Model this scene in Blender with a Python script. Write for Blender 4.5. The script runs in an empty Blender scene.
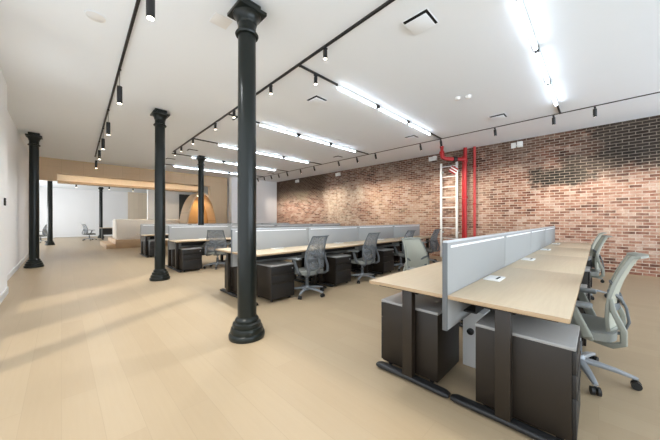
import bpy, bmesh, math, random
from mathutils import Vector, Matrix
random.seed(4)
S = bpy.context.scene
COL = S.collection
PI = math.pi
R = math.radians
CEIL = 3.49
WALL_Y = 9.1          # face of the brick wall

# ------------------------------------------------------------------ materials
def lin(r, g, b):
    f = lambda c: (c / 255 / 12.92) if c / 255 <= .04045 else ((c / 255 + .055) / 1.055) ** 2.4
    return (f(r), f(g), f(b), 1)

def newmat(name):
    m = bpy.data.materials.new(name); m.use_nodes = True
    return m, m.node_tree.nodes, m.node_tree.links, m.node_tree.nodes['Principled BSDF']

def plain(name, rgb, rough=.5, metal=0, var=.06, scale=9, bump=0, spec=.5, coat=0):
    m, n, l, p = newmat(name)
    c = lin(*rgb)
    tc = n.new('ShaderNodeTexCoord'); nz = n.new('ShaderNodeTexNoise')
    nz.inputs['Scale'].default_value = scale; nz.inputs['Detail'].default_value = 4
    l.new(tc.outputs['Object'], nz.inputs['Vector'])
    mx = n.new('ShaderNodeMix'); mx.data_type = 'RGBA'
    mx.inputs[6].default_value = tuple(v * (1 - var) for v in c[:3]) + (1,)
    mx.inputs[7].default_value = tuple(min(1, v * (1 + var)) for v in c[:3]) + (1,)
    l.new(nz.outputs['Fac'], mx.inputs[0]); l.new(mx.outputs[2], p.inputs['Base Color'])
    p.inputs['Roughness'].default_value = rough; p.inputs['Metallic'].default_value = metal
    p.inputs['Specular IOR Level'].default_value = spec; p.inputs['Coat Weight'].default_value = coat
    if bump:
        b = n.new('ShaderNodeBump'); b.inputs['Strength'].default_value = bump; b.inputs['Distance'].default_value = .01
        l.new(nz.outputs['Fac'], b.inputs['Height']); l.new(b.outputs['Normal'], p.inputs['Normal'])
    return m

def emit(name, rgb, strength):
    m, n, l, p = newmat(name)
    p.inputs['Base Color'].default_value = (.8, .8, .8, 1)
    p.inputs['Emission Color'].default_value = lin(*rgb)
    p.inputs['Emission Strength'].default_value = strength
    return m

def math_node(n, l, op, a, b=None, clamp=False):
    k = n.new('ShaderNodeMath'); k.operation = op; k.use_clamp = clamp
    for i, v in enumerate((a, b)):
        if v is None: continue
        if isinstance(v, (int, float)): k.inputs[i].default_value = v
        else: l.new(v, k.inputs[i])
    return k.outputs[0]

def mixc(n, l, fac, a, b, blend='MIX'):
    k = n.new('ShaderNodeMix'); k.data_type = 'RGBA'; k.blend_type = blend
    for i, v in ((0, fac), (6, a), (7, b)):
        if isinstance(v, (int, float, tuple)): k.inputs[i].default_value = v
        else: l.new(v, k.inputs[i])
    return k.outputs[2]

def ramp(n, l, src, stops):
    r = n.new('ShaderNodeValToRGB'); e = r.color_ramp.elements
    e[0].position, e[0].color = stops[0]; e[1].position, e[1].color = stops[-1]
    for pos, c in stops[1:-1]:
        q = e.new(pos); q.color = c
    l.new(src, r.inputs['Fac'])
    return r.outputs['Color']

def noise(n, l, vec, scale, detail=4, rough=.55):
    k = n.new('ShaderNodeTexNoise'); k.inputs['Scale'].default_value = scale
    k.inputs['Detail'].default_value = detail; k.inputs['Roughness'].default_value = rough
    l.new(vec, k.inputs['Vector'])
    return k.outputs['Fac']

def brick_mat():
    m, n, l, p = newmat('old_brick')
    tc = n.new('ShaderNodeTexCoord'); sx = n.new('ShaderNodeSeparateXYZ'); l.new(tc.outputs['Object'], sx.inputs[0])
    X, Z = sx.outputs['X'], sx.outputs['Z']
    cb = n.new('ShaderNodeCombineXYZ'); l.new(X, cb.inputs[0]); l.new(Z, cb.inputs[1]); V = cb.outputs[0]
    # slightly uneven courses
    wob = n.new('ShaderNodeTexNoise'); wob.inputs['Scale'].default_value = 3.2; l.new(V, wob.inputs['Vector'])
    va = n.new('ShaderNodeVectorMath'); va.operation = 'MULTIPLY_ADD'
    l.new(wob.outputs['Color'], va.inputs[0]); va.inputs[1].default_value = (.025, .012, 0); l.new(V, va.inputs[2])
    bt = n.new('ShaderNodeTexBrick'); l.new(va.outputs[0], bt.inputs['Vector'])
    bt.inputs['Color1'].default_value = (0, 0, 0, 1); bt.inputs['Color2'].default_value = (1, 1, 1, 1)
    bt.inputs['Mortar'].default_value = (.5, .5, .5, 1); bt.inputs['Scale'].default_value = 1
    bt.inputs['Mortar Size'].default_value = .0085; bt.inputs['Mortar Smooth'].default_value = .25
    bt.inputs['Brick Width'].default_value = .2; bt.inputs['Row Height'].default_value = .07
    fine0 = noise(n, l, V, 5.5, 6, .75); zone = noise(n, l, V, 1.4, 5, .65)
    tint = math_node(n, l, 'ADD', math_node(n, l, 'MULTIPLY', bt.outputs['Color'], .72), math_node(n, l, 'MULTIPLY', math_node(n, l, 'SUBTRACT', math_node(n, l, 'ADD', fine0, zone), .76), 1.0))
    bricks = ramp(n, l, tint, [
        (0, lin(58, 42, 37)), (.2, lin(98, 66, 55)), (.4, lin(138, 93, 76)), (.55, lin(160, 113, 93)),
        (.72, lin(178, 138, 118)), (1, lin(202, 178, 162))])
    grain = noise(n, l, V, 26, 6, .75)
    bricks = mixc(n, l, math_node(n, l, 'MULTIPLY', math_node(n, l, 'SUBTRACT', grain, .35), 1.3, True), bricks, lin(86, 60, 50))
    mortar = mixc(n, l, noise(n, l, V, 9, 6, .7), lin(112, 92, 78), lin(236, 222, 204))
    SOOT = []
    c = None
    # old limewash left in patches
    wx = math_node(n, l, 'ADD', X, math_node(n, l, 'MULTIPLY', math_node(n, l, 'SUBTRACT', noise(n, l, V, 1.9, 6, .7), .5), 1.6))
    wz = math_node(n, l, 'ADD', Z, math_node(n, l, 'MULTIPLY', math_node(n, l, 'SUBTRACT', noise(n, l, V, 2.6, 6, .7), .5), .75))
    big = noise(n, l, V, .75, 5, .6); fine = noise(n, l, V, 7, 6, .7)
    def box(x0, x1, z0, z1, s):
        def side(v, a, sgn):
            d = math_node(n, l, 'SUBTRACT', v, a) if sgn > 0 else math_node(n, l, 'SUBTRACT', a, v)
            return math_node(n, l, 'MULTIPLY_ADD', d, 1 / s, True) if False else math_node(n, l, 'ADD', math_node(n, l, 'MULTIPLY', d, 1 / s), .5, True)
        r = side(wx, x0, 1)
        for q in (side(wx, x1, -1), side(wz, z0, 1), side(wz, z1, -1)):
            r = math_node(n, l, 'MULTIPLY', r, q)
        return r
    def patch(b, amount, lo=.42, hi=.62):
        k = math_node(n, l, 'ADD', math_node(n, l, 'MULTIPLY', fine, .6), math_node(n, l, 'MULTIPLY', big, .4))
        k = math_node(n, l, 'MULTIPLY', math_node(n, l, 'SUBTRACT', k, lo), 1 / (hi - lo), True)
        return math_node(n, l, 'MULTIPLY', math_node(n, l, 'MULTIPLY', k, b), amount)
    dk_ = lin(44, 40, 37)
    for bx, am, lo, hi, col in ((box(-14, 6, 2.95, 3.8, .5), .7, .36, .52, lin(66, 48, 40)), (box(-14.5, -9.4, 2.25, 3.8, .6), .85, .2, .45, lin(60, 44, 34)),
                                (box(-3.0, -1.2, 2.1, 3.3, .8), .5, .4, .55, lin(70, 50, 42)),
                                (box(-1.4, -.1, 2.12, 2.62, .18), 1, .1, .34, dk_), (box(-.75, 5, 2.3, 2.95, .4), .9, .22, .42, dk_), (box(-.15, 5, 2.55, 3.8, .4), .92, .18, .42, dk_)):
        f = patch(bx, am, lo, hi)
        bricks = mixc(n, l, f, bricks, col)
        mortar = mixc(n, l, math_node(n, l, 'MULTIPLY', f, .5), mortar, col)
    c = mixc(n, l, bt.outputs['Fac'], bricks, mortar)
    wash = math_node(n, l, 'MULTIPLY', math_node(n, l, 'SUBTRACT', big, .42), 3.2, True)
    c = mixc(n, l, math_node(n, l, 'MULTIPLY', math_node(n, l, 'MULTIPLY', wash, fine), .3), c, lin(200, 178, 156))
    c = mixc(n, l, patch(box(-9.4, -7.2, 1.0, 2.9, .5), .8), c, lin(218, 204, 182))
    c = mixc(n, l, patch(box(-.9, 2.4, .3, 1.9, .9), .25), c, lin(200, 174, 160))
    c = mixc(n, l, patch(box(-3.6, -2.2, .4, 2.6, .6), .4), c, lin(212, 188, 164))
    c = mixc(n, l, patch(box(-6.8, -4.2, .6, 2.7, .8), .45), c, lin(204, 176, 146))
    c = mixc(n, l, patch(box(-13.2, -10.6, 2.15, 2.75, .3), .55), c, lin(122, 118, 98))
    c = mixc(n, l, patch(box(-1.5, 3, 2.05, 2.9, .3), .45, .56, .7), c, lin(204, 194, 182))
    l.new(c, p.inputs['Base Color'])
    p.inputs['Roughness'].default_value = .92; p.inputs['Specular IOR Level'].default_value = .15
    h = math_node(n, l, 'SUBTRACT', math_node(n, l, 'MULTIPLY', grain, .6), math_node(n, l, 'MULTIPLY', bt.outputs['Fac'], 1.0))
    b = n.new('ShaderNodeBump'); b.inputs['Strength'].default_value = .75; b.inputs['Distance'].default_value = .015
    l.new(h, b.inputs['Height']); l.new(b.outputs['Normal'], p.inputs['Normal'])
    return m

def plank_mat(name, ca, cb_, swap=False, width=1.9, row=.18, gap=.0018, seam=.55, rough=.42, grain_amt=.5, axes=('X', 'Y')):
    """boards laid along the first of the two axes"""
    m, n, l, p = newmat(name)
    tc = n.new('ShaderNodeTexCoord'); sx = n.new('ShaderNodeSeparateXYZ'); l.new(tc.outputs['Object'], sx.inputs[0])
    cb = n.new('ShaderNodeCombineXYZ'); l.new(sx.outputs[axes[0]], cb.inputs[0]); l.new(sx.outputs[axes[1]], cb.inputs[1])
    V = cb.outputs[0]
    bt = n.new('ShaderNodeTexBrick'); l.new(V, bt.inputs['Vector'])
    bt.inputs['Color1'].default_value = (0, 0, 0, 1); bt.inputs['Color2'].default_value = (1, 1, 1, 1)
    bt.inputs['Mortar'].default_value = (.5, .5, .5, 1); bt.inputs['Scale'].default_value = 1
    bt.inputs['Mortar Size'].default_value = gap; bt.inputs['Brick Width'].default_value = width
    bt.inputs['Row Height'].default_value = row; bt.offset = .37
    st = n.new('ShaderNodeVectorMath'); st.operation = 'MULTIPLY'; l.new(V, st.inputs[0]); st.inputs[1].default_value = (1.2, 22, 1)
    g = noise(n, l, st.outputs[0], 2.2, 5, .6)
    t = math_node(n, l, 'ADD', math_node(n, l, 'MULTIPLY', bt.outputs['Color'], 1 - grain_amt), math_node(n, l, 'MULTIPLY', g, grain_amt))
    c = mixc(n, l, t, lin(*ca), lin(*cb_))
    c = mixc(n, l, math_node(n, l, 'MULTIPLY', bt.outputs['Fac'], seam), c, tuple(v * .45 for v in lin(*ca)[:3]) + (1,))
    l.new(c, p.inputs['Base Color'])
    p.inputs['Roughness'].default_value = rough; p.inputs['Specular IOR Level'].default_value = .4
    return m

def mesh_fabric(name, rgb, through):
    m, n, l, p = newmat(name)
    p.inputs['Base Color'].default_value = lin(*rgb); p.inputs['Roughness'].default_value = .75
    tc = n.new('ShaderNodeTexCoord'); nz = n.new('ShaderNodeTexNoise'); nz.inputs['Scale'].default_value = 60
    l.new(tc.outputs['Object'], nz.inputs['Vector'])
    l.new(math_node(n, l, 'ADD', math_node(n, l, 'MULTIPLY', nz.outputs['Fac'], .1), 1 - through - .05), p.inputs['Alpha'])
    return m

M = {}
M['brick'] = brick_mat()
M['floor'] = plank_mat('oak_floor', (160, 140, 112), (171, 152, 124), seam=.16, rough=.4, grain_amt=.55)
M['oak'] = plank_mat('oak_laminate', (196, 176, 147), (214, 196, 168), width=9, row=5, gap=0, seam=0, rough=.38, grain_amt=.9, axes=('Y', 'X'))
M['oak_edge'] = plain('oak_edge_band', (172, 146, 114), .5, var=.08, scale=20)
M['veneer'] = plank_mat('oak_veneer_panel', (206, 178, 144), (220, 194, 160), width=3.2, row=.6, gap=.003, seam=.4, rough=.5, grain_amt=.7, axes=('Z', 'Y'))
M['veneer_x'] = plank_mat('oak_veneer_soffit', (186, 156, 120), (202, 174, 138), width=3, row=.6, gap=.002, seam=.3, rough=.5, grain_amt=.7, axes=('Y', 'X'))
M['amber'] = plank_mat('honey_oak_lining', (196, 146, 84), (212, 166, 104), width=3, row=.4, gap=.002, seam=.3, rough=.45, grain_amt=.7, axes=('Z', 'Y'))
M['platform'] = plank_mat('platform_oak', (196, 166, 132), (212, 184, 150), width=2, row=.2, gap=.002, seam=.3, axes=('Y', 'X'))
M['ceiling'] = plain('ceiling_paint', (238, 243, 248), .9, var=.01, scale=1.5, spec=.2)
M['white'] = plain('white_wall_paint', (249, 250, 251), .85, var=.01, scale=1.5, spec=.2)
M['white_cool'] = plain('cool_white_wall_paint', (240, 240, 241), .85, var=.01, scale=1.5, spec=.2)
M['cream'] = plank_mat('cream_boards', (224, 208, 186), (236, 222, 202), width=3.4, row=.3, gap=.004, seam=.3, axes=('Z', 'Y'))
M['cream_paint'] = plain('cream_soffit_finish', (236, 224, 204), .6, var=.03, scale=3)
M['base'] = plain('white_baseboard', (228, 228, 227), .5, var=.01)
M['iron'] = plain('iron_column_paint', (25, 29, 26), .28, var=.12, scale=5, spec=.3)
M['black'] = plain('black_metal', (26, 26, 27), .45, var=.08)
M['bronze'] = plain('dark_bronze_metal', (37, 29, 20), .45, var=.06, spec=.45)
M['pedestal'] = plain('dark_pedestal_metal', (34, 26, 17), .5, var=.06, spec=.45)
M['drawer'] = plain('black_drawer_front', (24, 22, 21), .5, var=.05)
M['pedtop'] = plain('grey_pedestal_top', (150, 149, 147), .35, var=.04, spec=.6)
M['felt'] = plain('grey_screen_felt', (160, 160, 158), .9, var=.03, scale=120, bump=.1, spec=.1)
M['screenframe'] = plain('silver_screen_frame', (196, 199, 203), .45, metal=.2, var=.02)
M['endcap'] = plain('dark_grey_endcap', (96, 99, 101), .5, var=.03)
M['rail'] = plain('white_strip_finish', (242, 242, 243), .4, var=.01)
M['plastic'] = plain('white_plastic', (238, 238, 236), .4, var=.01)
M['frame'] = plain('grey_chair_frame', (118, 122, 122), .5, var=.04)
M['framelight'] = plain('sage_grey_chair_frame', (140, 142, 132), .5, var=.04)
M['seat'] = plain('grey_seat_fabric', (136, 137, 131), .9, var=.12, scale=160, bump=.15, spec=.15)
M['base_grey'] = plain('silver_grey_chair_base', (150, 154, 158), .4, metal=.25, var=.03)
M['mesh'] = mesh_fabric('grey_mesh_fabric', (172, 171, 156), .04)
M['meshdark'] = mesh_fabric('charcoal_mesh_fabric', (140, 144, 147), .48)
M['framedark'] = plain('charcoal_back_frame', (92, 96, 99), .5, var=.04)
M['red'] = plain('red_pipe_paint', (176, 30, 34), .38, var=.08, scale=6)
M['redlight'] = plain('faded_red_paint', (186, 62, 60), .5, var=.15, scale=12)
M['dark'] = plain('dark_gap', (24, 24, 25), .8, var=.03)
M['darkpanel'] = plain('dark_door_finish', (62, 62, 60), .5, var=.05)
M['boucle'] = plain('white_boucle', (238, 234, 226), .95, var=.04, scale=60, bump=.4, spec=.1)
M['tubelight'] = emit('linear_light_diffuser', (226, 240, 255), 12)
M['lens'] = emit('spot_lens', (255, 240, 214), 9)
M['cove'] = emit('cove_led', (255, 242, 220), 15)
M['ringgrey'] = plain('pale_grey_panel', (230, 230, 229), .8, var=.01)

# ------------------------------------------------------------------ mesh helpers
class B:
    """collects shapes, each with its material, and links them as ONE mesh object"""
    def __init__(s): s.bm = bmesh.new(); s.m = []
    def slot(s, m):
        if m not in s.m: s.m.append(m)
        return s.m.index(m)
    def _tag(s, f0, m, smooth):
        i = s.slot(m)
        for f in list(s.bm.faces)[f0:]: f.material_index = i; f.smooth = smooth
    def box(s, x0, x1, y0, y1, z0, z1, m, bev=0, mat=None, seg=2):
        f0 = len(s.bm.faces)
        t = bmesh.new(); bmesh.ops.create_cube(t, size=1)
        for v in t.verts:
            v.co = Vector(((x0 + x1) / 2 + v.co.x * (x1 - x0), (y0 + y1) / 2 + v.co.y * (y1 - y0), (z0 + z1) / 2 + v.co.z * (z1 - z0)))
        if bev: bmesh.ops.bevel(t, geom=t.edges[:], offset=bev, segments=seg, profile=.5, affect='EDGES', clamp_overlap=True)
        if mat: bmesh.ops.transform(t, matrix=mat, verts=t.verts[:])
        me = bpy.data.meshes.new('t'); t.to_mesh(me); t.free(); s.bm.from_mesh(me); bpy.data.meshes.remove(me)
        s._tag(f0, m, bool(bev)); return s
    def lathe(s, prof, m, seg=32, c=(0, 0, 0), axis=None, smooth=True):
        f0 = len(s.bm.faces); rot = Matrix()
        if axis is not None: rot = Vector((0, 0, 1)).rotation_difference(Vector(axis)).to_matrix().to_4x4()
        rings = []
        for r, z in prof:
            ring = []
            for k in range(seg):
                a = 2 * PI * k / seg
                ring.append(s.bm.verts.new(rot @ Vector((r * math.cos(a), r * math.sin(a), z)) + Vector(c)))
            rings.append(ring)
        for i in range(len(rings) - 1):
            for k in range(seg):
                s.bm.faces.new((rings[i][k], rings[i][(k + 1) % seg], rings[i + 1][(k + 1) % seg], rings[i + 1][k]))
        s.bm.faces.new(rings[0][::-1]); s.bm.faces.new(rings[-1])
        s._tag(f0, m, smooth); return s
    def cyl(s, a, b, r, m, seg=20, r2=None):
        a, b = Vector(a), Vector(b); d = b - a
        return s.lathe([(r, 0), (r if r2 is None else r2, d.length)], m, seg, a, d.normalized())
    def sweep(s, pts, m, w, h=None, seg=12, up=(0, 0, 1), closed=False, widths=None):
        """elliptical bar (w across, h along up) along the points"""
        f0 = len(s.bm.faces); h = w if h is None else h
        P = [Vector(p) for p in pts]; n = len(P); rings = []
        for i in range(n):
            t = (P[(i + 1) % n] - P[i - 1]) if closed else (P[min(i + 1, n - 1)] - P[max(i - 1, 0)])
            t.normalize(); u = Vector(up); sd = t.cross(u)
            if sd.length < 1e-3: sd = t.cross(Vector((1, 0, 0)))
            sd.normalize(); uu = sd.cross(t).normalized()
            q = 1 if widths is None else widths[i]
            ring = []
            for k in range(seg):
                a = 2 * PI * (k + .5) / seg; ca, sa = math.cos(a), math.sin(a)
                e = .6
                ring.append(s.bm.verts.new(P[i] + sd * (math.copysign(abs(ca) ** e, ca) * w / 2 * q) + uu * (math.copysign(abs(sa) ** e, sa) * h / 2 * q)))
            rings.append(ring)
        for i in range(n if closed else n - 1):
            A, Bq = rings[i], rings[(i + 1) % n]
            for k in range(seg): s.bm.faces.new((A[k], A[(k + 1) % seg], Bq[(k + 1) % seg], Bq[k]))
        if not closed: s.bm.faces.new(rings[0][::-1]); s.bm.faces.new(rings[-1])
        s._tag(f0, m, True); return s
    def grid(s, fn, nu, nv, m, thick=0, direction=(1, 0, 0)):
        f0 = len(s.bm.faces); D = Vector(direction) * thick
        def sheet(off):
            return [[s.bm.verts.new(Vector(fn(i / nu, j / nv)) + off) for j in range(nv + 1)] for i in range(nu + 1)]
        a = sheet(Vector())
        q = lambda g, i, j: (g[i][j], g[i + 1][j], g[i + 1][j + 1], g[i][j + 1])
        for i in range(nu):
            for j in range(nv): s.bm.faces.new(q(a, i, j))
        if thick:
            b = sheet(D)
            for i in range(nu):
                for j in range(nv): s.bm.faces.new(q(b, i, j)[::-1])
            per = [(i, 0) for i in range(nu)] + [(nu, j) for j in range(nv)] + [(i, nv) for i in range(nu, 0, -1)] + [(0, j) for j in range(nv, 0, -1)]
            for k in range(len(per)):
                (i, j), (p, r) = per[k], per[(k + 1) % len(per)]
                s.bm.faces.new((a[p][r], a[i][j], b[i][j], b[p][r]))
        s._tag(f0, m, True); return s
    def prism(s, poly, m, y0, y1, plane='xz'):
        f0 = len(s.bm.faces)
        def P(u, v, w): return (u, w, v) if plane == 'xz' else ((w, u, v) if plane == 'yz' else (u, v, w))
        A = [s.bm.verts.new(P(u, v, y0)) for u, v in poly]; C = [s.bm.verts.new(P(u, v, y1)) for u, v in poly]
        s.bm.faces.new(A); s.bm.faces.new(C[::-1])
        for k in range(len(poly)):
            q = (k + 1) % len(poly); s.bm.faces.new((A[q], A[k], C[k], C[q]))
        s._tag(f0, m, False); return s
    def make(s, name, parent=None, **props):
        bmesh.ops.recalc_face_normals(s.bm, faces=s.bm.faces[:])
        me = bpy.data.meshes.new(name); s.bm.to_mesh(me); s.bm.free()
        for m in s.m: me.materials.append(m)
        if any(p.use_smooth for p in me.polygons): me.set_sharp_from_angle(angle=math.radians(38))
        o = bpy.data.objects.new(name, me); COL.objects.link(o)
        if parent: o.parent = parent
        for k, v in props.items(): o[k] = v
        return o

def thing(name, label, cat, loc=(0, 0, 0), rz=0, group=None):
    o = bpy.data.objects.new(name, None); COL.objects.link(o)
    o.empty_display_size = .1
    o.location = loc; o.rotation_euler = (0, 0, rz); o['label'] = label; o['category'] = cat
    if group: o['group'] = group
    return o

def dup(root, loc, rz, label, group=None):
    def cp(o, par):
        c = o.copy(); COL.objects.link(c)
        if par: c.parent = par
        for ch in list(o.children): cp(ch, c)
        return c
    r = cp(root, None); r.location = loc; r.rotation_euler = (0, 0, rz); r['label'] = label
    if group: r['group'] = group
    return r

class Kind:
    """first use takes the built thing itself, later uses copy it"""
    def __init__(s, root): s.root, s.used = root, False
    def put(s, loc, rz, label, group=None):
        if not s.used:
            s.used = True; o = s.root; o.location = loc; o.rotation_euler = (0, 0, rz); o['label'] = label
            if group: o['group'] = group
            return o
        return dup(s.root, loc, rz, label, group)

def struct(name, b, parent=None):
    o = b.make(name, parent)
    if not parent: o['kind'] = 'structure'
    return o

ORD = ['first', 'second', 'third', 'fourth', 'fifth', 'sixth', 'seventh', 'eighth', 'ninth', 'tenth', 'eleventh', 'twelfth', 'thirteenth', 'fourteenth', 'fifteenth', 'sixteenth']

def lamp(name, loc, target, energy, size, blend, col=(1, .91, .79)):
    L = bpy.data.lights.new(name, 'SPOT'); L.energy = energy; L.spot_size = R(size); L.spot_blend = blend; L.color = col; L.shadow_soft_size = .03
    o = bpy.data.objects.new(name, L); COL.objects.link(o); o.location = loc
    o.rotation_euler = (Vector(target) - Vector(loc)).to_track_quat('-Z', 'Y').to_euler()

# ------------------------------------------------------------------ room shell
XF, XB = 5.0, -27.0           # wall behind the camera, back wall of the far room
LW, EX = -.645, -14.1          # left wall face, oak end wall face
struct('floor', B().box(XB - .2, XF + .2, -3.4, WALL_Y + .3, -.1, 0, M['floor']))
ce = B().box(EX - .25, XF + .2, LW - .36, WALL_Y + .3, CEIL, CEIL + .12, M['ceiling'])
struct('ceiling', ce)
struct('ceiling_far', B().box(XB - .2, EX - .25, -3.4, WALL_Y + .3, CEIL, CEIL + .12, M['ceiling']))
struct('wall_right', B().box(-13.9, XF, WALL_Y, WALL_Y + .3, 0, CEIL, M['brick']))
# left wall: near stretch with windows outside the frame, then recessed stretch

wl = B()
wins = [(-6.0, -5.15, .3, 3.2), (-4.25, -3.4, .3, 3.2), (-3.22, 1.6, .3, 3.2), (1.9, 4.5, .3, 3.2)]
xs = -7.03
for a, b, z0, z1 in wins:
    wl.box(xs, a, LW - .22, LW, 0, CEIL, M['white']); wl.box(a, b, LW - .22, LW, 0, z0, M['white']); wl.box(a, b, LW - .22, LW, z1, CEIL, M['white'])
    xs = b
wl.box(xs, XF + .2, LW - .22, LW, 0, CEIL, M['white'])
struct('wall_left', wl)
for i, (a, b, z0, z1) in enumerate(wins):
    fr = B(); t = .03
    for bx in ((a, a + t, z0, z1), (b - t, b, z0, z1), (a + t, b - t, z0, z0 + t), (a + t, b - t, z1 - t, z1)):
        fr.box(bx[0], bx[1], LW - .16, LW - .1, bx[2], bx[3], M['base'])
    struct('window_%d' % (i + 1), fr)
struct('wall_left_recess', B().box(-14.05, -7.03, LW - .36, LW - .14, 0, CEIL, M['white']))
struct('baseboard_left', B().box(-7.03, -6.0, LW, LW + .014, 0, .11, M['base']))
struct('baseboard_left_recess', B().box(-14.05, -7.03, LW - .14, LW - .126, 0, .11, M['base']))
wf = B(); ys = LW; added_wins = [(.1, 2.7), (3.3, 5.9), (6.5, 8.7)]; fz0, fz1 = .6, 3.1  # openings behind the camera are added to throw light on the ceiling
for a, b in added_wins:
    wf.box(XF, XF + .2, ys, a, 0, CEIL, M['white']); wf.box(XF, XF + .2, a, b, 0, fz0, M['white']); wf.box(XF, XF + .2, a, b, fz1, CEIL, M['white'])
    ys = b
wf.box(XF, XF + .2, ys, WALL_Y, 0, CEIL, M['white'])
struct('wall_front', wf)
for i, (a, b) in enumerate(added_wins):
    fr = B(); t = .04
    for y0, y1, z0, z1 in ((a, a + t, fz0, fz1), (b - t, b, fz0, fz1), (a + t, b - t, fz0, fz0 + t), (a + t, b - t, fz1 - t, fz1), ((a + b) / 2 - .02, (a + b) / 2 + .02, fz0 + t, fz1 - t)):
        fr.box(XF + .08, XF + .14, y0, y1, z0, z1, M['base'])
    struct('window_%d' % (i + 5), fr)  # frames for the added openings
# oak clad end wall with the wide opening, then the white end wall up to the brick

struct('wall_end_white', B().box(-13.9, -13.6, 6.3, WALL_Y, 0, CEIL, M['white']))
struct('wall_end_oak', B().box(EX - .25, EX, 5.38, 6.3, 0, CEIL, M['veneer']))
struct('wall_end_left', B().box(EX - .25, EX - .02, -3.2, LW - .14, 0, CEIL, M['white']))
bk = B().box(EX - .3, EX, LW - .14, 5.38, 2.97, CEIL, M['veneer'])
bk.box(EX - .3, EX, LW - .14, -.12, 2.68, 2.97, M['veneer'])
struct('wall_end_bulkhead', bk)
struct('ceiling_soffit', B().box(EX - 1.6, EX - .3, LW - .14, 5.6, 3.1, 3.15, M['cream_paint']))
struct('trim_1', B().box(EX - 1.7, EX - 1.6, LW - .14, 5.6, 2.84, CEIL, M['cream_paint']))
struct('trim_2', B().box(EX - 1.9, EX - 1.45, -.12, 5.6, 2.76, 2.84, M['oak_edge']))
struct('wall_far_back', B().box(XB - .2, XB, -3.2, WALL_Y, 0, CEIL, M['white_cool']))
struct('wall_far_left', B().box(XB, EX - .25, -3.4, -3.2, 0, CEIL, M['white_cool']))
struct('wall_far_right', B().box(XB, -13.9, WALL_Y, WALL_Y + .3, 0, CEIL, M['white_cool']))
struct('wall_far_partition', B().box(-17.7, -17.5, 3.35, WALL_Y, 0, CEIL, M['white']))
struct('wall_far_boards', B().box(XB, XB + .05, 3.8, 5.5, 0, CEIL, M['cream']))
dr = struct('door_1', B().box(-17.5, -17.44, 4.9, 5.75, 0, 2.75, M['darkpanel'], .005))
B().cyl((-17.40, 5.0, .95), (-17.40, 5.0, 1.25), .012, M['black']).cyl((-17.44, 5.0, .98), (-17.40, 5.0, .98), .008, M['black']).cyl((-17.44, 5.0, 1.22), (-17.40, 5.0, 1.22), .008, M['black']).make('door_handle', dr)

# ------------------------------------------------------------------ iron columns
def column_proto():
    t = thing('iron_column', '', 'column')
    B().lathe([(.180, 0), (.184, .012), (.184, .045), (.174, .058), (.166, .06), (.168, .085), (.158, .112), (.142, .118),
               (.146, .135), (.142, .158), (.124, .166), (.118, .17), (.122, .188), (.114, .205), (.097, .222)], M['iron'], 40).make('base', t)
    B().lathe([(.096, .22), (.095, 1.6), (.090, 3.16)], M['iron'], 40).make('shaft', t)
    cap = B().lathe([(.090, 3.16), (.112, 3.165), (.119, 3.18), (.112, 3.196), (.092, 3.204), (.092, 3.285), (.098, 3.29), (.102, 3.305),
                     (.108, 3.33), (.126, 3.36), (.142, 3.374), (.142, 3.386)], M['iron'], 40)
    cap.box(-.15, .15, -.15, .15, 3.384, 3.42, M['iron'], .006)
    cap.box(-.105, .105, -.105, .105, 3.42, CEIL - .002, M['iron'], .004)
    cap.make('capital', t)
    return Kind(t)
ck = column_proto()
for (x, y), lab in zip([(-2.63, 1.388), (-6.41, 1.44), (-9.94, 3.49), (-10.4, -.505), (-19.0, -.4), (-24.1, 1.91)], [
        'tall dark iron column nearest the camera, in front of the second bench',
        'dark iron column standing at the end of the third bench',
        'dark iron column in front of the oak arch',
        'dark iron column standing close to the white left wall',
        'dark iron column past the oak bulkhead, by the far room office chair',
        'thin distant iron column against the far blue-white wall']):
    ck.put((x, y, 0), 0, lab, 'iron columns')

# ------------------------------------------------------------------ desks
UN, DW, GAP = 1.55, .6, .035         # desk length, depth, gap between the two sides
TOP = .735
# desk local frame: outer (chair) edge at x = 0, inner edge at x = -DW, length along +y
def desk_proto():
    t = thing('sit_stand_desk', '', 'desk')
    top = B().box(-DW, 0, .002, UN - .002, TOP - .025, TOP, M['oak'], .002)
    ei = top.slot(M['oak_edge'])
    for f in top.bm.faces:
        f.normal_update()
        if abs(f.normal.z) < .5: f.material_index = ei
    top.make('desktop', t)
    for y in (.065, UN - .125):
        lg = B().box(-.345, -.265, y, y + .06, .03, TOP - .045, M['bronze'], .003).make('leg', t)
        B().sweep([(-.61, y + .03, .022), (-.58, y + .03, .026), (-.305, y + .03, .03), (-.05, y + .03, .026), (-.02, y + .03, .022)], M['black'], .075, .036, 14, widths=[.7, 1, 1, 1, .7]).make('foot', lg)
        B().box(-.56, -.05, y + .005, y + .055, TOP - .05, TOP - .0255, M['bronze'], .003).make('bracket', lg)
    B().box(-.36, -.25, .125, UN - .125, TOP - .075, TOP - .03, M['black'], .004).make('crossbeam', t)
    tr = B().box(-.585, -.5, .25, UN - .25, TOP - .16, TOP - .15, M['black']).box(-.505, -.5, .25, UN - .25, TOP - .15, TOP - .09, M['black'])
    for y in (.3, UN - .31): tr.box(-.505, -.5, y, y + .02, TOP - .09, TOP - .0255, M['black'])
    tr.make('cable_tray', t)
    return Kind(t)

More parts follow.
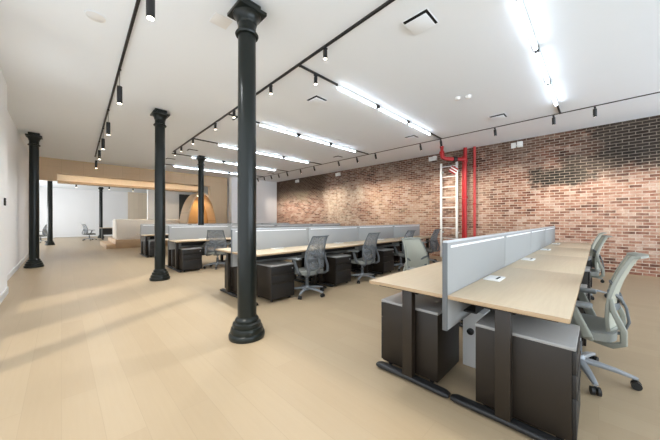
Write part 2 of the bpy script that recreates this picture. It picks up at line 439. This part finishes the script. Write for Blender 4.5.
def pedestal_proto():
    t = thing('drawer_pedestal', '', 'cabinet')
    # local: drawer fronts face +x at x = 0, body to -x, width along y
    B().box(-.49, -.018, 0, .43, .04, .53, M['pedestal'], .003).make('body', t)
    B().box(-.493, -.002, -.002, .432, .5305, .552, M['pedtop'], .005).make('top_slab', t)  # thin slab in a paler grey than the body
    zs = [(.045, .275), (.279, .402), (.406, .525)]
    for z0, z1 in zs:
        d = B().box(-.0175, 0, .004, .426, z0, z1, M['drawer'], .002).make('drawer', t)
        B().box(-.004, .004, .02, .41, z1 - .012, z1 - .004, M['bronze'], .001).make('pull_lip', d)
    B().lathe([(.009, 0), (.009, .005)], M['screenframe'], 14, (0, .385, .478), (1, 0, 0)).make('lock', t)
    for x in (-.43, -.07):
        for y in (.05, .38):
            B().cyl((x, y - .012, .02), (x, y + .012, .02), .019, M['black'], 14).box(x - .012, x + .012, y - .016, y + .016, .03, .0405, M['black']).make('caster', t)
    return Kind(t)

def panel_proto(end=False):
    t = thing('privacy_screen', '', 'privacy screen')
    # local: centred on x, length along +y; panel runs from z .5 to 1.09
    L = UN
    B().box(-.0145, .0145, .008, L - .005, .5, 1.078, M['felt'], .004).make('fabric_panel', t)
    B().box(-.0165, .0165, .003, L - .002, 1.078, 1.092, M['screenframe'], .003).make('top_rail', t)
    if end: B().box(-.0165, .0165, -.004, .0078, .5, 1.078, M['endcap'], .003).make('end_post', t)
    for s in (-1, 1):
        B().box(s * .016 - .0015, s * .016 + .0015, .06, L - .06, 1.043, 1.058, M['rail']).make('white_strip', t)  # narrow white strip near the top of each face
    return Kind(t)

def power_proto():
    t = thing('desktop_power_unit', '', 'power unit')
    B().box(-.06, .06, -.1, .1, 0, .012, M['plastic'], .004).make('housing', t)
    B().box(.02, .036, -.06, .06, .0122, .0135, M['dark']).make('socket_slot', t)
    return Kind(t)

dk, pk, sk, wk = desk_proto(), pedestal_proto(), panel_proto(), power_proto(); sk0 = panel_proto(True)
# benches: (outer right edge x, near end y, name, which right / left places are built)
BEN = [(-.10, 1.79, 'nearest bench', 4, 4), (-3.42, 1.87, 'second bench', 4, 4),
       (-6.88, 1.87, 'third bench', 4, 1), (-10.38, 1.9, 'last bench by platform', 1, 1)]
POS = ['at the near end', 'second from the near end', 'third from the near end', 'at the brick wall end']
for bi, (xr, y0, bn, nr, nl) in enumerate(BEN):
    W = 2 * DW + GAP; xc = xr - W / 2
    for k in range(4):
        y = y0 + k * UN
        (sk if k else sk0).put((xc, y, 0), 0, 'pale grey privacy screen %s of the %s' % (POS[k], bn), 'privacy screens')
        if k < nr:
            dk.put((xr, y, 0), 0, 'pale oak desk %s, right side of %s' % (POS[k], bn), 'sit-stand desks')
            pk.put((xr + .018, y + (.31 if bi == 1 and k == 0 else .135), 0), 0, 'drawer pedestal under desk %s, right side of %s' % (POS[k], bn), 'drawer pedestals')
            wk.put((xc + .1, y + .78, TOP), 0, 'white power unit on desk %s, right side of %s' % (POS[k], bn), 'desktop power units')
        if k < nl:
            dk.put((xr - W, y + UN, 0), PI, 'pale oak desk %s, left side of %s' % (POS[k], bn), 'sit-stand desks')
            pk.put((xr - W + .015, y + .15 + .43, 0), PI, 'drawer pedestal under desk %s, left side of %s' % (POS[k], bn), 'drawer pedestals')

t = thing('power_pedestal', 'white power box with black socket on the floor between two pedestals', 'power box', (-.735, 2.42, 0))
B().box(-.085, .085, 0, .16, 0, .47, M['plastic'], .006).make('body', t)
B().lathe([(.026, 0), (.026, .02), (.02, .024)], M['black'], 20, (-.02, 0, .3), (0, -1, 0)).make('socket_knob', t)
B().sweep([(-.52, 1.98, .7), (-.46, 1.97, .655), (-.4, 1.98, .645), (-.33, 2.02, .665), (-.27, 2.08, .69)], M['black'], .008, seg=8).make(
    'cable', label='black cable looping under the near right desk', category='cable')

# ------------------------------------------------------------------ office chairs (front towards -x)
def sm(a, b, t): return a + (b - a) * t
def back_pt(u, v):
    """u 0..1 across, v 0..1 bottom to top: the curved backrest surface"""
    z = .45 + .52 * v
    w = .215 + .022 * math.sin(PI * min(1, v * 1.25)) - .035 * v * v
    s = 2 * u - 1
    x = .215 - .03 * math.sin(PI * v * .95) + .115 * v ** 1.5 - .045 * s * s
    return (x, s * w, z)
def chair_proto(dark=False):
    t = thing('office_chair', '', 'chair')
    fm, mm = (M['framedark'], M['meshdark']) if dark else (M['framelight'], M['mesh'])
    base = B().lathe([(.045, .075), (.052, .09), (.05, .13), (.034, .15)], M['base_grey'], 24)
    for k in range(5):
        a = 2 * PI * k / 5 + .06; c, s = math.cos(a), math.sin(a)
        base.sweep([(r * c, r * s, z) for r, z in ((.03, .112), (.12, .108), (.22, .096), (.305, .078), (.325, .074))], M['base_grey'], .052, .036, 12, widths=[1.15, 1.05, .85, .66, .5])
    base = base.make('star_base', t)
    for k in range(5):
        a = 2 * PI * k / 5 + .06; c, s = math.cos(a), math.sin(a); x, y = .315 * c, .315 * s
        cb = B()
        for o in (-.017, .017):
            cb.cyl((x - s * (o - .009), y + c * (o - .009), .0285), (x - s * (o + .009), y + c * (o + .009), .0285), .0285, M['black'], 18)
        cb.cyl((x, y, .03), (x, y, .07), .008, M['black'], 10).make('caster', base)
    B().cyl((0, 0, .14), (0, 0, .26), .028, M['framedark']).cyl((0, 0, .26), (0, 0, .345), .018, M['base_grey']).make('gas_column', t)
    B().box(-.13, .17, -.075, .075, .33, .37, M['framedark'], .012).make('tilt_mechanism', t)
    # seat: rounded cushion with a waterfall front
    def seat_pt(u, v):
        s = 2 * u - 1; q = 2 * v - 1
        r = (abs(s) ** 4 + abs(q) ** 4) ** .25
        k = 1 if r == 0 else max(abs(s), abs(q)) / r
        x = q * .24 * k - .02; y = s * .245 * k
        z = .433 - .018 * (1 - s * s) * (1 - q * q) - (.04 * ((-q - .45) / .55) ** 2 if q < -.45 else 0) - .012 * max(abs(s), abs(q)) ** 8
        return (x, y, z)
    B().grid(seat_pt, 18, 18, M['seat'], -.055, (0, 0, 1)).make('seat', t)
    # backrest: thin mesh in a frame whose sides sweep down under the seat
    B().grid(back_pt, 14, 20, mm, .008, (1, 0, 0)).make('back_mesh', t)
    loop = [back_pt(1, v / 12) for v in range(13)] + [back_pt(1 - u / 10, 1) for u in range(1, 10)] + [back_pt(0, 1 - v / 12) for v in range(13)] + [back_pt(u / 10, 0) for u in range(1, 10)]
    loop = [(x + .006, y, z) for x, y, z in loop]
    fr = B().sweep(loop, fm, .024, .02, 10, up=(0, 1, 0.01), closed=True)
    for s in (-1, 1):
        fr.sweep([(.02, s * .1, .36), (.12, s * .17, .345), (.2, s * .215, .35), (.25, s * .235, .385), (.25, s * .238, .47), (.2, s * .236, .6), (.19, s * .237, .68)], fm, .034, .04, 10, up=(0, 1, 0), widths=[.8, 1, 1.1, 1.15, 1.1, .95, .6])
    # headed top lip that turns backwards
    fr.grid(lambda u, v: (back_pt(u, 1)[0] - .012 + .06 * v, back_pt(u, 1)[1], .972 + .012 * math.sin(PI * v * .7)), 10, 5, fm, -.014, (0, 0, 1))
    fr.make('back_frame', t)
    lb = B().sweep([(.12, 0, .36), (.25, 0, .39), (.28, 0, .48), (.265, 0, .58), (.235, 0, .66)], M['framedark'], .045, .018, 10, up=(1, 0, 0))
    for s in (-1, 1):
        lb.sweep([(.25, 0, .61), (.235, s * .07, .66), (.2, s * .16, .71), (.178, s * .226, .73)], M['framedark'], .026, .016, 8, up=(1, 0, 0))
    lb.sweep([(.182, -.2, .6), (.222, -.08, .6), (.23, 0, .6), (.222, .08, .6), (.182, .2, .6)], M['framedark'], .05, .012, 8, up=(1, 0, 0))
    lb.make('lumbar_support', t)
    for s in (-1, 1):
        ar = B().sweep([(.06, s * .17, .372), (.075, s * .25, .375), (.07, s * .285, .4), (.03, s * .292, .5), (-.01, s * .29, .603)], fm, .062, .03, 12, up=(0, 1, .2), widths=[.8, .95, 1, .95, .8]).make('armrest', t)
        B().box(-.15, .1, s * .28 - .048, s * .28 + .048, .603, .633, M['frame'], .013, seg=3).make('arm_pad', ar)
    return Kind(t)
cl, cd = chair_proto(), chair_proto(True)
cl.put((-.12, 2.95, 0), R(-2), 'light grey mesh office chair turned to the nearest bench, closest of all chairs', 'office chairs')
cl.put((-.22, 6.05, 0), R(5), 'grey mesh office chair at the third desk on the right of the nearest bench', 'office chairs')
cl.put((-.26, 7.5, 0), R(-4), 'grey office chair nearest the brick wall, beside the nearest bench', 'office chairs')
cl.put((-1.54, 3.36, 0), PI - R(9), 'pale grey-green chair on the left of the nearest bench', 'office chairs')
cd.put((-3.42, 2.88, 0), R(8), 'grey mesh chair at the second bench, nearest the tall column', 'office chairs')
cd.put((-3.42, 4.35, 0), R(4), 'grey mesh chair at the second bench, second from the tall column', 'office chairs')
cd.put((-3.5, 6.0, 0), R(2), 'grey mesh chair at the second bench, behind the pale grey-green chair', 'office chairs')
cd.put((-3.42, 7.3, 0), R(4), 'grey mesh chair at the second bench in front of the white ladder', 'office chairs')
cd.put((-6.98, 2.86, 0), R(-32), 'grey mesh chair at the third bench, back turned to the camera', 'office chairs')
cd.put((-21.3, -.8, 0), R(70), 'small distant chair beside the iron column in the far room', 'office chairs')
cd.put((-21.9, 1.2, 0), R(-70), 'distant grey chair at the dark desk in front of the far wall', 'office chairs')

# ------------------------------------------------------------------ far room: platform, banquette, desk, arch
t = thing('oak_platform', 'low oak platform with two steps under the white banquette', 'platform', (-14.75, 1.35, 0))
B().box(-2.7, 0, .3, 4.0, 0, .36, M['platform'], .004).make('deck', t)
B().box(-2.7, -.02, 0, .3, 0, .18, M['platform'], .004).make('step', t)
so = thing('banquette', 'white rounded upholstered banquette on the oak platform', 'sofa', (-14.95, 1.72, .36))
B().box(-1.28, -.03, .03, 2.97, .06, .42, M['boucle'], .09, seg=5).make('seat_base', so)
B().box(-.28, .0, -.02, 3.02, .03, .9, M['boucle'], .055, seg=5).make('backrest', so)
B().box(-1.3, -.3, -.02, .26, .03, .9, M['boucle'], .055, seg=5).make('arm_end', so)
B().box(-1.2, -.03, .03, 2.9, 0, .08, M['boucle']).make('plinth', so)
fd = thing('far_desk', 'dark desk with pale top in front of the far white wall', 'desk', (-22.2, 2.0, 0))
B().box(-.4, .4, -.3, 1.7, .71, .74, M['oak'], .003).make('desktop', fd)
for y in (-.2, 1.55):
    B().box(-.35, .35, y, y + .06, 0, .71, M['black']).make('leg', fd)
B().box(.3, .33, -.14, 1.55, .3, .71, M['black']).make('modesty_panel', fd)

def arch(w, h, n=28):
    return [(w * math.cos(PI * k / n) * (1 - .0 * k), h * math.sin(PI * k / n) ** .8 if 0 < k < n else 0) for k in range(n + 1)]
ap = thing('oak_arch_booth', 'tall rounded oak arch booth with honey coloured lining by the oak wall', 'booth', (-13.45, 4.6, 0))
out, inn = arch(.72, 2.5), arch(.66, 2.43)
sh = B(); f0 = 0
for x0, x1, poly_o, poly_i, m in ((-.55, .55, out, inn, M['veneer']),):
    n = len(out)
    V = lambda p, x: [sh.bm.verts.new((x, a, b)) for a, b in p]
    of, ob, jf, jb = V(out, x1), V(out, x0), V(inn, x1), V(inn, x0)
    for k in range(n - 1):
        sh.bm.faces.new((of[k], of[k + 1], ob[k + 1], ob[k])); sh.bm.faces.new((jf[k], jb[k], jb[k + 1], jf[k + 1]))
        sh.bm.faces.new((of[k], jf[k], jf[k + 1], of[k + 1])); sh.bm.faces.new((ob[k], ob[k + 1], jb[k + 1], jb[k]))
    for k in (0, n - 1): sh.bm.faces.new((of[k], ob[k], jb[k], jf[k]))
    sh._tag(0, m, True)
sh.make('shell', ap)
B().prism(inn, M['amber'], -.5, -.44, 'yz').make('back_lining', ap)
B().box(-.43, -.05, -.6, .6, 0, .45, M['amber'], .01).make('bench_seat', ap)

B().lathe([(.06, 2.36), (.06, 2.375)], M['lens'], 20).make('downlight', ap)
lamp('booth_lamp', (-13.45, 4.6, 2.33), (-13.7, 4.6, 0), 22, 150, 1, (1, .85, .62))

# ------------------------------------------------------------------ ladder, riser pipes on the brick
t = thing('wall_ladder', 'white metal ladder fixed to the brick wall beside red pipes', 'ladder', (-3.45, 8.93, 0))
for x in (-.25, .25):
    B().box(x - .03, x + .03, -.022, .022, 0, 3.1, M['plastic'], .004).make('rail', t)
for k in range(9):
    B().cyl((-.23, 0, .3 + .335 * k), (.23, 0, .3 + .335 * k), .015, M['plastic'], 12).make('rung', t)
for x in (-.25, .25):
    for z in (.8, 2.8):
        B().box(x - .02, x + .02, .02, WALL_Y - 8.93, z, z + .05, M['plastic']).make('bracket', t)
t = thing('fire_standpipe', 'thick red fire standpipe with side elbow on the brick wall', 'pipe', (-2.95, 8.93, 0))
pp = B().cyl((0, 0, 0), (0, 0, CEIL), .052, M['red'], 24)
pp.cyl((-.085, .05, 0), (-.085, .05, 3.25), .028, M['red'], 16)
pp.make('riser', t)
for z in (.35, 1.9, 3.04):
    B().lathe([(.0525, z), (.078, z), (.078, z + .07), (.0525, z + .07)], M['red'], 20).make('coupling', t)
B().sweep([(0, 0, 3.12), (-.12, -.16, 3.12), (-.3, -.42, 3.12), (-.4, -.56, 3.12), (-.45, -.63, 3.16), (-.46, -.65, 3.26), (-.46, -.65, CEIL)], M['red'], .11, .11, 14).make('branch_pipe', t)
B().lathe([(.06, -.06), (.085, -.05), (.085, .05), (.06, .06)], M['black'], 18, (-.21, -.29, 3.12), (.58, .81, 0)).make('valve', t)
B().lathe([(.055, -.03), (.075, -.03), (.075, .03), (.055, .03)], M['red'], 18, (-.46, -.65, 3.3)).make('collar', t)
t = thing('drain_pipe', 'thin red pipe beside the thick standpipe on the brick wall', 'pipe', (-2.7, 9.0, 0))
B().cyl((0, 0, 0), (0, 0, CEIL), .038, M['redlight'], 18).make('pipe', t)
for z in (.6, 1.7, 2.85):
    B().lathe([(.038, z), (.052, z), (.052, z + .05), (.038, z + .05)], M['red'], 16).box(-.02, .02, .03, .1, z, z + .05, M['red']).make('collar', t)
t = thing('striped_tag', 'small red and white striped tag hung beside the ladder top', 'sign', (-3.28, 8.86, 2.83))
tg = B()
rot = Matrix.Rotation(R(35), 4, 'Y')
for k in range(5):
    tg.box(-.12, .12, -.006, .006, -.1 + .04 * k, -.06 + .04 * k, M['red'] if k % 2 == 0 else M['plastic'], 0, rot)
tg.make('plate', t)
B().box(-.015, .015, .006, .06, -.015, .015, M['black']).make('clip', t)

# small white boxes along the top of the brick
for k, (x, lab) in enumerate([(-1.63, 'pair of white boxes at the top of the brick, right of the red pipes'), (-4.05, 'pair of white boxes at the brick top, left of the ladder'),
                              (-8.55, 'white box at the brick top, midway along the wall'), (-11.6, 'white box at the brick top, nearest the white end wall')]):
    t = thing('wall_box', lab, 'box', (x, WALL_Y, 3.33), 0, 'white boxes on the brick')
    B().box(-.13, -.015, -.07, 0, -.06, .08, M['plastic'], .006).make('housing', t)
    B().box(.015, .14, -.09, 0, -.06, .09, M['plastic'], .006).make('housing', t)
    B().box(-.015, .015, -.03, 0, -.02, .02, M['base']).make('bridge', t)

# ------------------------------------------------------------------ ceiling lights
def track(name_label, a, b, z=CEIL, w=.014, h=.028):
    a, b = Vector((*a, z)), Vector((*b, z)); d = b - a; L = d.length; rz = math.atan2(d.y, d.x)
    t = thing('light_track', name_label, 'light track', a, rz, 'black light tracks')
    B().box(0, L, -w, w, -h, -.0005, M['black'], .002).make('channel', t)
    for x in (0, L - .02): B().box(x, x + .02, -w - .002, w + .002, -h - .003, -.0004, M['black']).make('end_cap', t)
    return t
T1a, T1b = (-.2, .46), (-12.6, .84)
T2a, T2b = (1.5, 2.31), (-9.9, 2.6)
T3a, T3b = (4.6, 7.45), (-13.3, 7.45)
track('long black track carrying the hanging pendants near the left wall', T1a, T1b)
track('long black track crossing the ceiling in front of the benches', T2a, T2b)
track('long black track carrying spotlights along the brick wall', T3a, T3b, w=.008, h=.016)
def on(a, b, x): return a[1] + (b[1] - a[1]) * (x - a[0]) / (b[0] - a[0])

def pend_proto():
    t = thing('pendant_light', '', 'pendant light')
    B().cyl((0, 0, -.05), (0, 0, -.0285), .02, M['black'], 14).make('canopy', t)
    B().cyl((0, 0, -.3), (0, 0, -.05), .003, M['black'], 8).make('cord', t)
    B().lathe([(.029, -.54), (.033, -.54), (.033, -.29), (.026, -.285), (.01, -.283)], M['black'], 24).make('cylinder_shade', t)
    B().lathe([(.027, -.543), (.027, -.5405)], M['lens'], 20).make('lens', t)
    return Kind(t)
pe = pend_proto()
for k, x in enumerate([-2.7, -5.0, -7.0, -8.5, -10.0, -11.8]):
    lamp('pendant_lamp', (x, on(T1a, T1b, x), CEIL - .56), (x, on(T1a, T1b, x), 0), 30, 165, 1, (.94, .97, 1))
    pe.put((x, on(T1a, T1b, x), CEIL), 0, 'black cylinder pendant on the left track, %s from the camera' % ORD[k], 'black pendants')
track('short black track with pendants in the far room', (-19.5, .0), (-19.5, 5.0))
for k, (x, y) in enumerate([(-19.5, .55), (-19.5, 1.9), (-19.5, 3.0)]):
    pe.put((x, y, CEIL), 0, 'small distant pendant in the far room, %s from the iron column' % ORD[k], 'far pendants')

def spot_proto(tilt, L=.16, w=.032):
    t = thing('track_spotlight', '', 'spotlight')
    B().box(-.016, .016, -.03, .03, -.052, -.029, M['black'], .002).make('adapter', t)
    ax = Vector((0, math.sin(tilt), -math.cos(tilt)))
    c = Vector((0, 0, -.06))
    B().lathe([(w * .6, 0), (w - .002, .004), (w, .02), (w, L), (w - .005, L)], M['black'], 22, c, ax).cyl((0, 0, -.062), (0, 0, -.05), .01, M['black'], 10).make('barrel', t)
    B().lathe([(w - .006, L - .0025), (w - .006, L + .001)], M['lens'], 18, c, ax).make('lens', t)
    return Kind(t)
s0, s1 = spot_proto(0, .115, .028), spot_proto(R(22), .15, .03)
for k, x in enumerate([-2.5, -3.83, -5.24, -6.24, -7.86, -8.98, -9.66]):
    lamp('spot_lamp', (x, on(T2a, T2b, x), CEIL - .26), (x, on(T2a, T2b, x), 0), 75, 115, 1, (.94, .97, 1))
    s0.put((x, on(T2a, T2b, x), CEIL), 0, 'black spotlight pointing down from the middle track, %s from the camera' % ORD[k], 'middle track spotlights')
s0.put((-3.07, 2.76, CEIL), 0, 'black spotlight on the short cross track before the long strip light', 'cross track spotlights')
XS = [-12.95, -12.3, -11.65, -11.0, -10.3, -9.3, -8.4, -7.0, -6.1, -5.3, -3.7, -3.1, -1.78, -.68, -.05, 1.2, 2.6]
for k, x in enumerate(XS):
    if x < .6:
        s1.put((x, 7.45, CEIL), 0, 'black spotlight aimed at the brick wall, %s from the white end wall' % ORD[k], 'brick wall spotlights')
    lamp('spot_lamp', (x, 7.53, CEIL - .25), (x + .1 * math.sin(k * 3), WALL_Y, 1.75), 95, 66, 1)

def lin_proto():
    L = 1.06
    t = thing('linear_light', '', 'strip light')
    B().box(-.02, .02, 0, L, -.05, -.012, M['plastic'], .002).make('housing', t)
    B().box(-.019, .019, .002, L - .002, -.072, -.05, M['tubelight'], .006).make('diffuser', t)
    for y in (.1, L - .12): B().box(-.012, .012, y, y + .02, -.012, -.0005, M['plastic']).make('mounting_clip', t)
    return Kind(t)
lk = lin_proto()
ROWS = [(1.95, 'row behind the camera'), (-.57, 'right ceiling row'), (-3.07, 'second row from the right'), (-5.55, 'third row from the right'), (-7.9, 'fourth row from the right'), (-10.15, 'fifth row from the right'), (-12.3, 'row closest to oak wall')]
SEG = ['end nearest the camera', 'middle', 'end nearest the brick wall']
for ri, (x, rn) in enumerate(ROWS):
    if ri > 0:
        tt = track('short black cross track feeding the strip light %s' % rn, (x, on(T2a, T2b, x) + .02), (x, 3.24))
    for k in range(3):
        y = 3.26 + k * 1.19
        lk.put((x, y, CEIL), 0, 'bright white strip light, %s of %s' % (SEG[k], rn), 'white strip lights')
        if k < 2:
            jt = thing('strip_connector', 'dark connector between %s strip lights of the %s' % (('the first two', 'the last two')[k], rn), 'connector', (x, y + 1.06, CEIL), 0, 'strip light connectors')
            B().box(-.022, .022, .004, .126, -.06, -.0005, M['black'], .003).make('body', jt)
    if ri > 0:
        track('short black track joining the wall track to the strip light %s' % rn, (x, 6.77), (x, 7.42))

# cove led tucked on top of the soffit edge behind the bulkhead, and lamps
t = thing('cove_light', 'warm led strip glowing under the oak bulkhead', 'strip light', (EX - .322, 2.4, 3.085))
B().box(-.02, .02, -2.4, 2.9, -.03, -.001, M['cove'], .002).make('diffuser', t)

# ------------------------------------------------------------------ ceiling fittings
def vent_proto():
    t = thing('ceiling_vent', '', 'vent')
    s = .15
    f = B()
    for a in ((-s, s, -s, -s + .008), (-s, s, s - .008, s), (-s, -s + .008, -s + .008, s - .008), (s - .008, s, -s + .008, s - .008)):
        f.box(*a, -.006, -.0005, M['ceiling'], .002)
    f.make('frame', t)
    B().box(-s + .008, s - .008, -s + .008, s - .008, -.003, -.0006, M['dark']).make('throat', t)
    B().box(-s + .024, s - .024, -s + .024, s - .024, -.034, -.026, M['ceiling'], .003).make('plaque', t)
    B().cyl((0, 0, -.027), (0, 0, -.002), .012, M['dark'], 10).make('stem', t)
    return Kind(t)
vk = vent_proto()
for x, y, lab in [(-1.44, 2.9, 'large square vent between the front strip light rows'), (-3.75, 3.4, 'square vent beside the spotlight on the cross track'),
                  (-5.7, 2.85, 'square vent half hidden behind the tall column'), (-1.55, 6.75, 'square vent between the right strip light and the wall track'),
                  (-6.6, 7.0, 'square vent between third and fourth strip rows by the brick'), (-11.2, 7.15, 'distant square vent near the white end wall'),
                  (-9.3, 3.0, 'square vent above the third bench column'), (-11.2, 2.85, 'square vent in front of the oak bulkhead'), (-3.6, 6.75, 'square vent near the end of the second strip row')]:
    vk.put((x, y, CEIL), 0, lab, 'square ceiling vents')
t = thing('access_panel', 'pale grey square access panel in the ceiling left of the tall column', 'access panel', (-3.03, 1.28, CEIL))
B().box(-.095, .095, -.095, .095, -.006, -.0005, M['ringgrey'], .001).make('door_panel', t)
B().lathe([(.008, -.009), (.008, -.006)], M['base'], 12, (.07, 0, 0)).make('latch', t)
t = thing('ceiling_speaker', 'round white ceiling speaker above the left pendants', 'speaker', (-3.95, .27, CEIL))
B().lathe([(.1, -.006), (.1, -.0005)], M['ceiling'], 32).make('rim', t)
B().lathe([(.08, -.009), (.085, -.006)], M['ringgrey'], 32).make('grille', t)
for dx, lab in ((-.06, 'white smoke detector on the ceiling, nearer the ladder side of a pair'), (.1, 'white smoke detector on the ceiling, right one of a pair')):
    t = thing('smoke_detector', lab, 'smoke detector', (-1.78 + dx, 5.2 + dx * .4, CEIL))
    B().lathe([(.05, -.012), (.055, -.0005)], M['plastic'], 24).make('mount', t)
    B().lathe([(.03, -.045), (.045, -.035), (.048, -.012)], M['plastic'], 24).make('sensor_head', t)
t = thing('card_reader', 'small dark card reader on the white left wall', 'card reader', (-6.67, LW, 1.52))
B().box(-.04, .04, 0, .02, -.06, .06, M['black'], .006).make('housing', t)
B().box(-.012, .012, .02, .022, .02, .03, M['plastic']).make('indicator', t)
t = thing('thermostat', 'small thermostat on the white end wall beside the oak panelling', 'thermostat', (-13.6, 6.95, 1.5))
B().box(0, .02, -.05, .05, -.05, .05, M['ringgrey'], .005).make('housing', t)
B().box(.02, .022, -.03, .03, -.02, .03, M['dark']).make('screen', t)

# ------------------------------------------------------------------ light
W = bpy.data.worlds.new('sky'); S.world = W; W.use_nodes = True
bg = W.node_tree.nodes['Background']; bg.inputs['Color'].default_value = (.86, .93, 1, 1); bg.inputs['Strength'].default_value = 1.2
sun = bpy.data.lights.new('sun', 'SUN'); sun.energy = 1.1; sun.angle = R(4); sun.color = (1, .93, .82)
so_ = bpy.data.objects.new('sun', sun); COL.objects.link(so_)
so_.rotation_euler = Vector((-.5, .87, -1.15)).to_track_quat('-Z', 'Y').to_euler()
def area(name, loc, rot, sx, sy, e, col):
    L = bpy.data.lights.new(name, 'AREA'); L.shape = 'RECTANGLE'; L.size = sx; L.size_y = sy; L.energy = e; L.color = col
    o = bpy.data.objects.new(name, L); COL.objects.link(o); o.location = loc; o.rotation_euler = rot
    return o
# daylight entering through each window of the left wall (outside the frame), then unseen fill lamps
for a, b, z0, z1 in wins:
    area('window_daylight_fill', ((a + b) / 2, LW - .05, (z0 + z1) / 2), (R(125), 0, 0), b - a - .08, z1 - z0 - .08, 2.5 * (b - a), (.8, .9, 1))
for a, b in added_wins:
    area('window_daylight_fill', (XF - .02, (a + b) / 2, (fz0 + fz1) / 2), (R(125), 0, R(90)), b - a - .1, fz1 - fz0 - .1, 66, (.72, .86, 1))  # fill lamp at each added opening, tilted up to brighten the ceiling
area('far_fill', (-21, -3.1, 1.8), (R(110), 0, 0), 8, 2.6, 330, (.93, .97, 1))  # unseen fill lamp along the far room's solid left wall

cam = bpy.data.cameras.new('camera'); co = bpy.data.objects.new('camera', cam); COL.objects.link(co)
co.location = (0, 0, 1.23); co.rotation_euler = (R(90), 0, R(45))
cam.sensor_width = 36; cam.lens = 268.5 / 660 * 36; cam.clip_start = .02
S.camera = co
S.view_settings.view_transform = 'Standard'; S.view_settings.look = 'None'; S.view_settings.gamma = 1
S.view_settings.use_curve_mapping = False
S.view_settings.exposure = .88
S.cycles.use_denoising = True
S.cycles.max_bounces = 8; S.cycles.diffuse_bounces = 5; S.cycles.transparent_max_bounces = 12
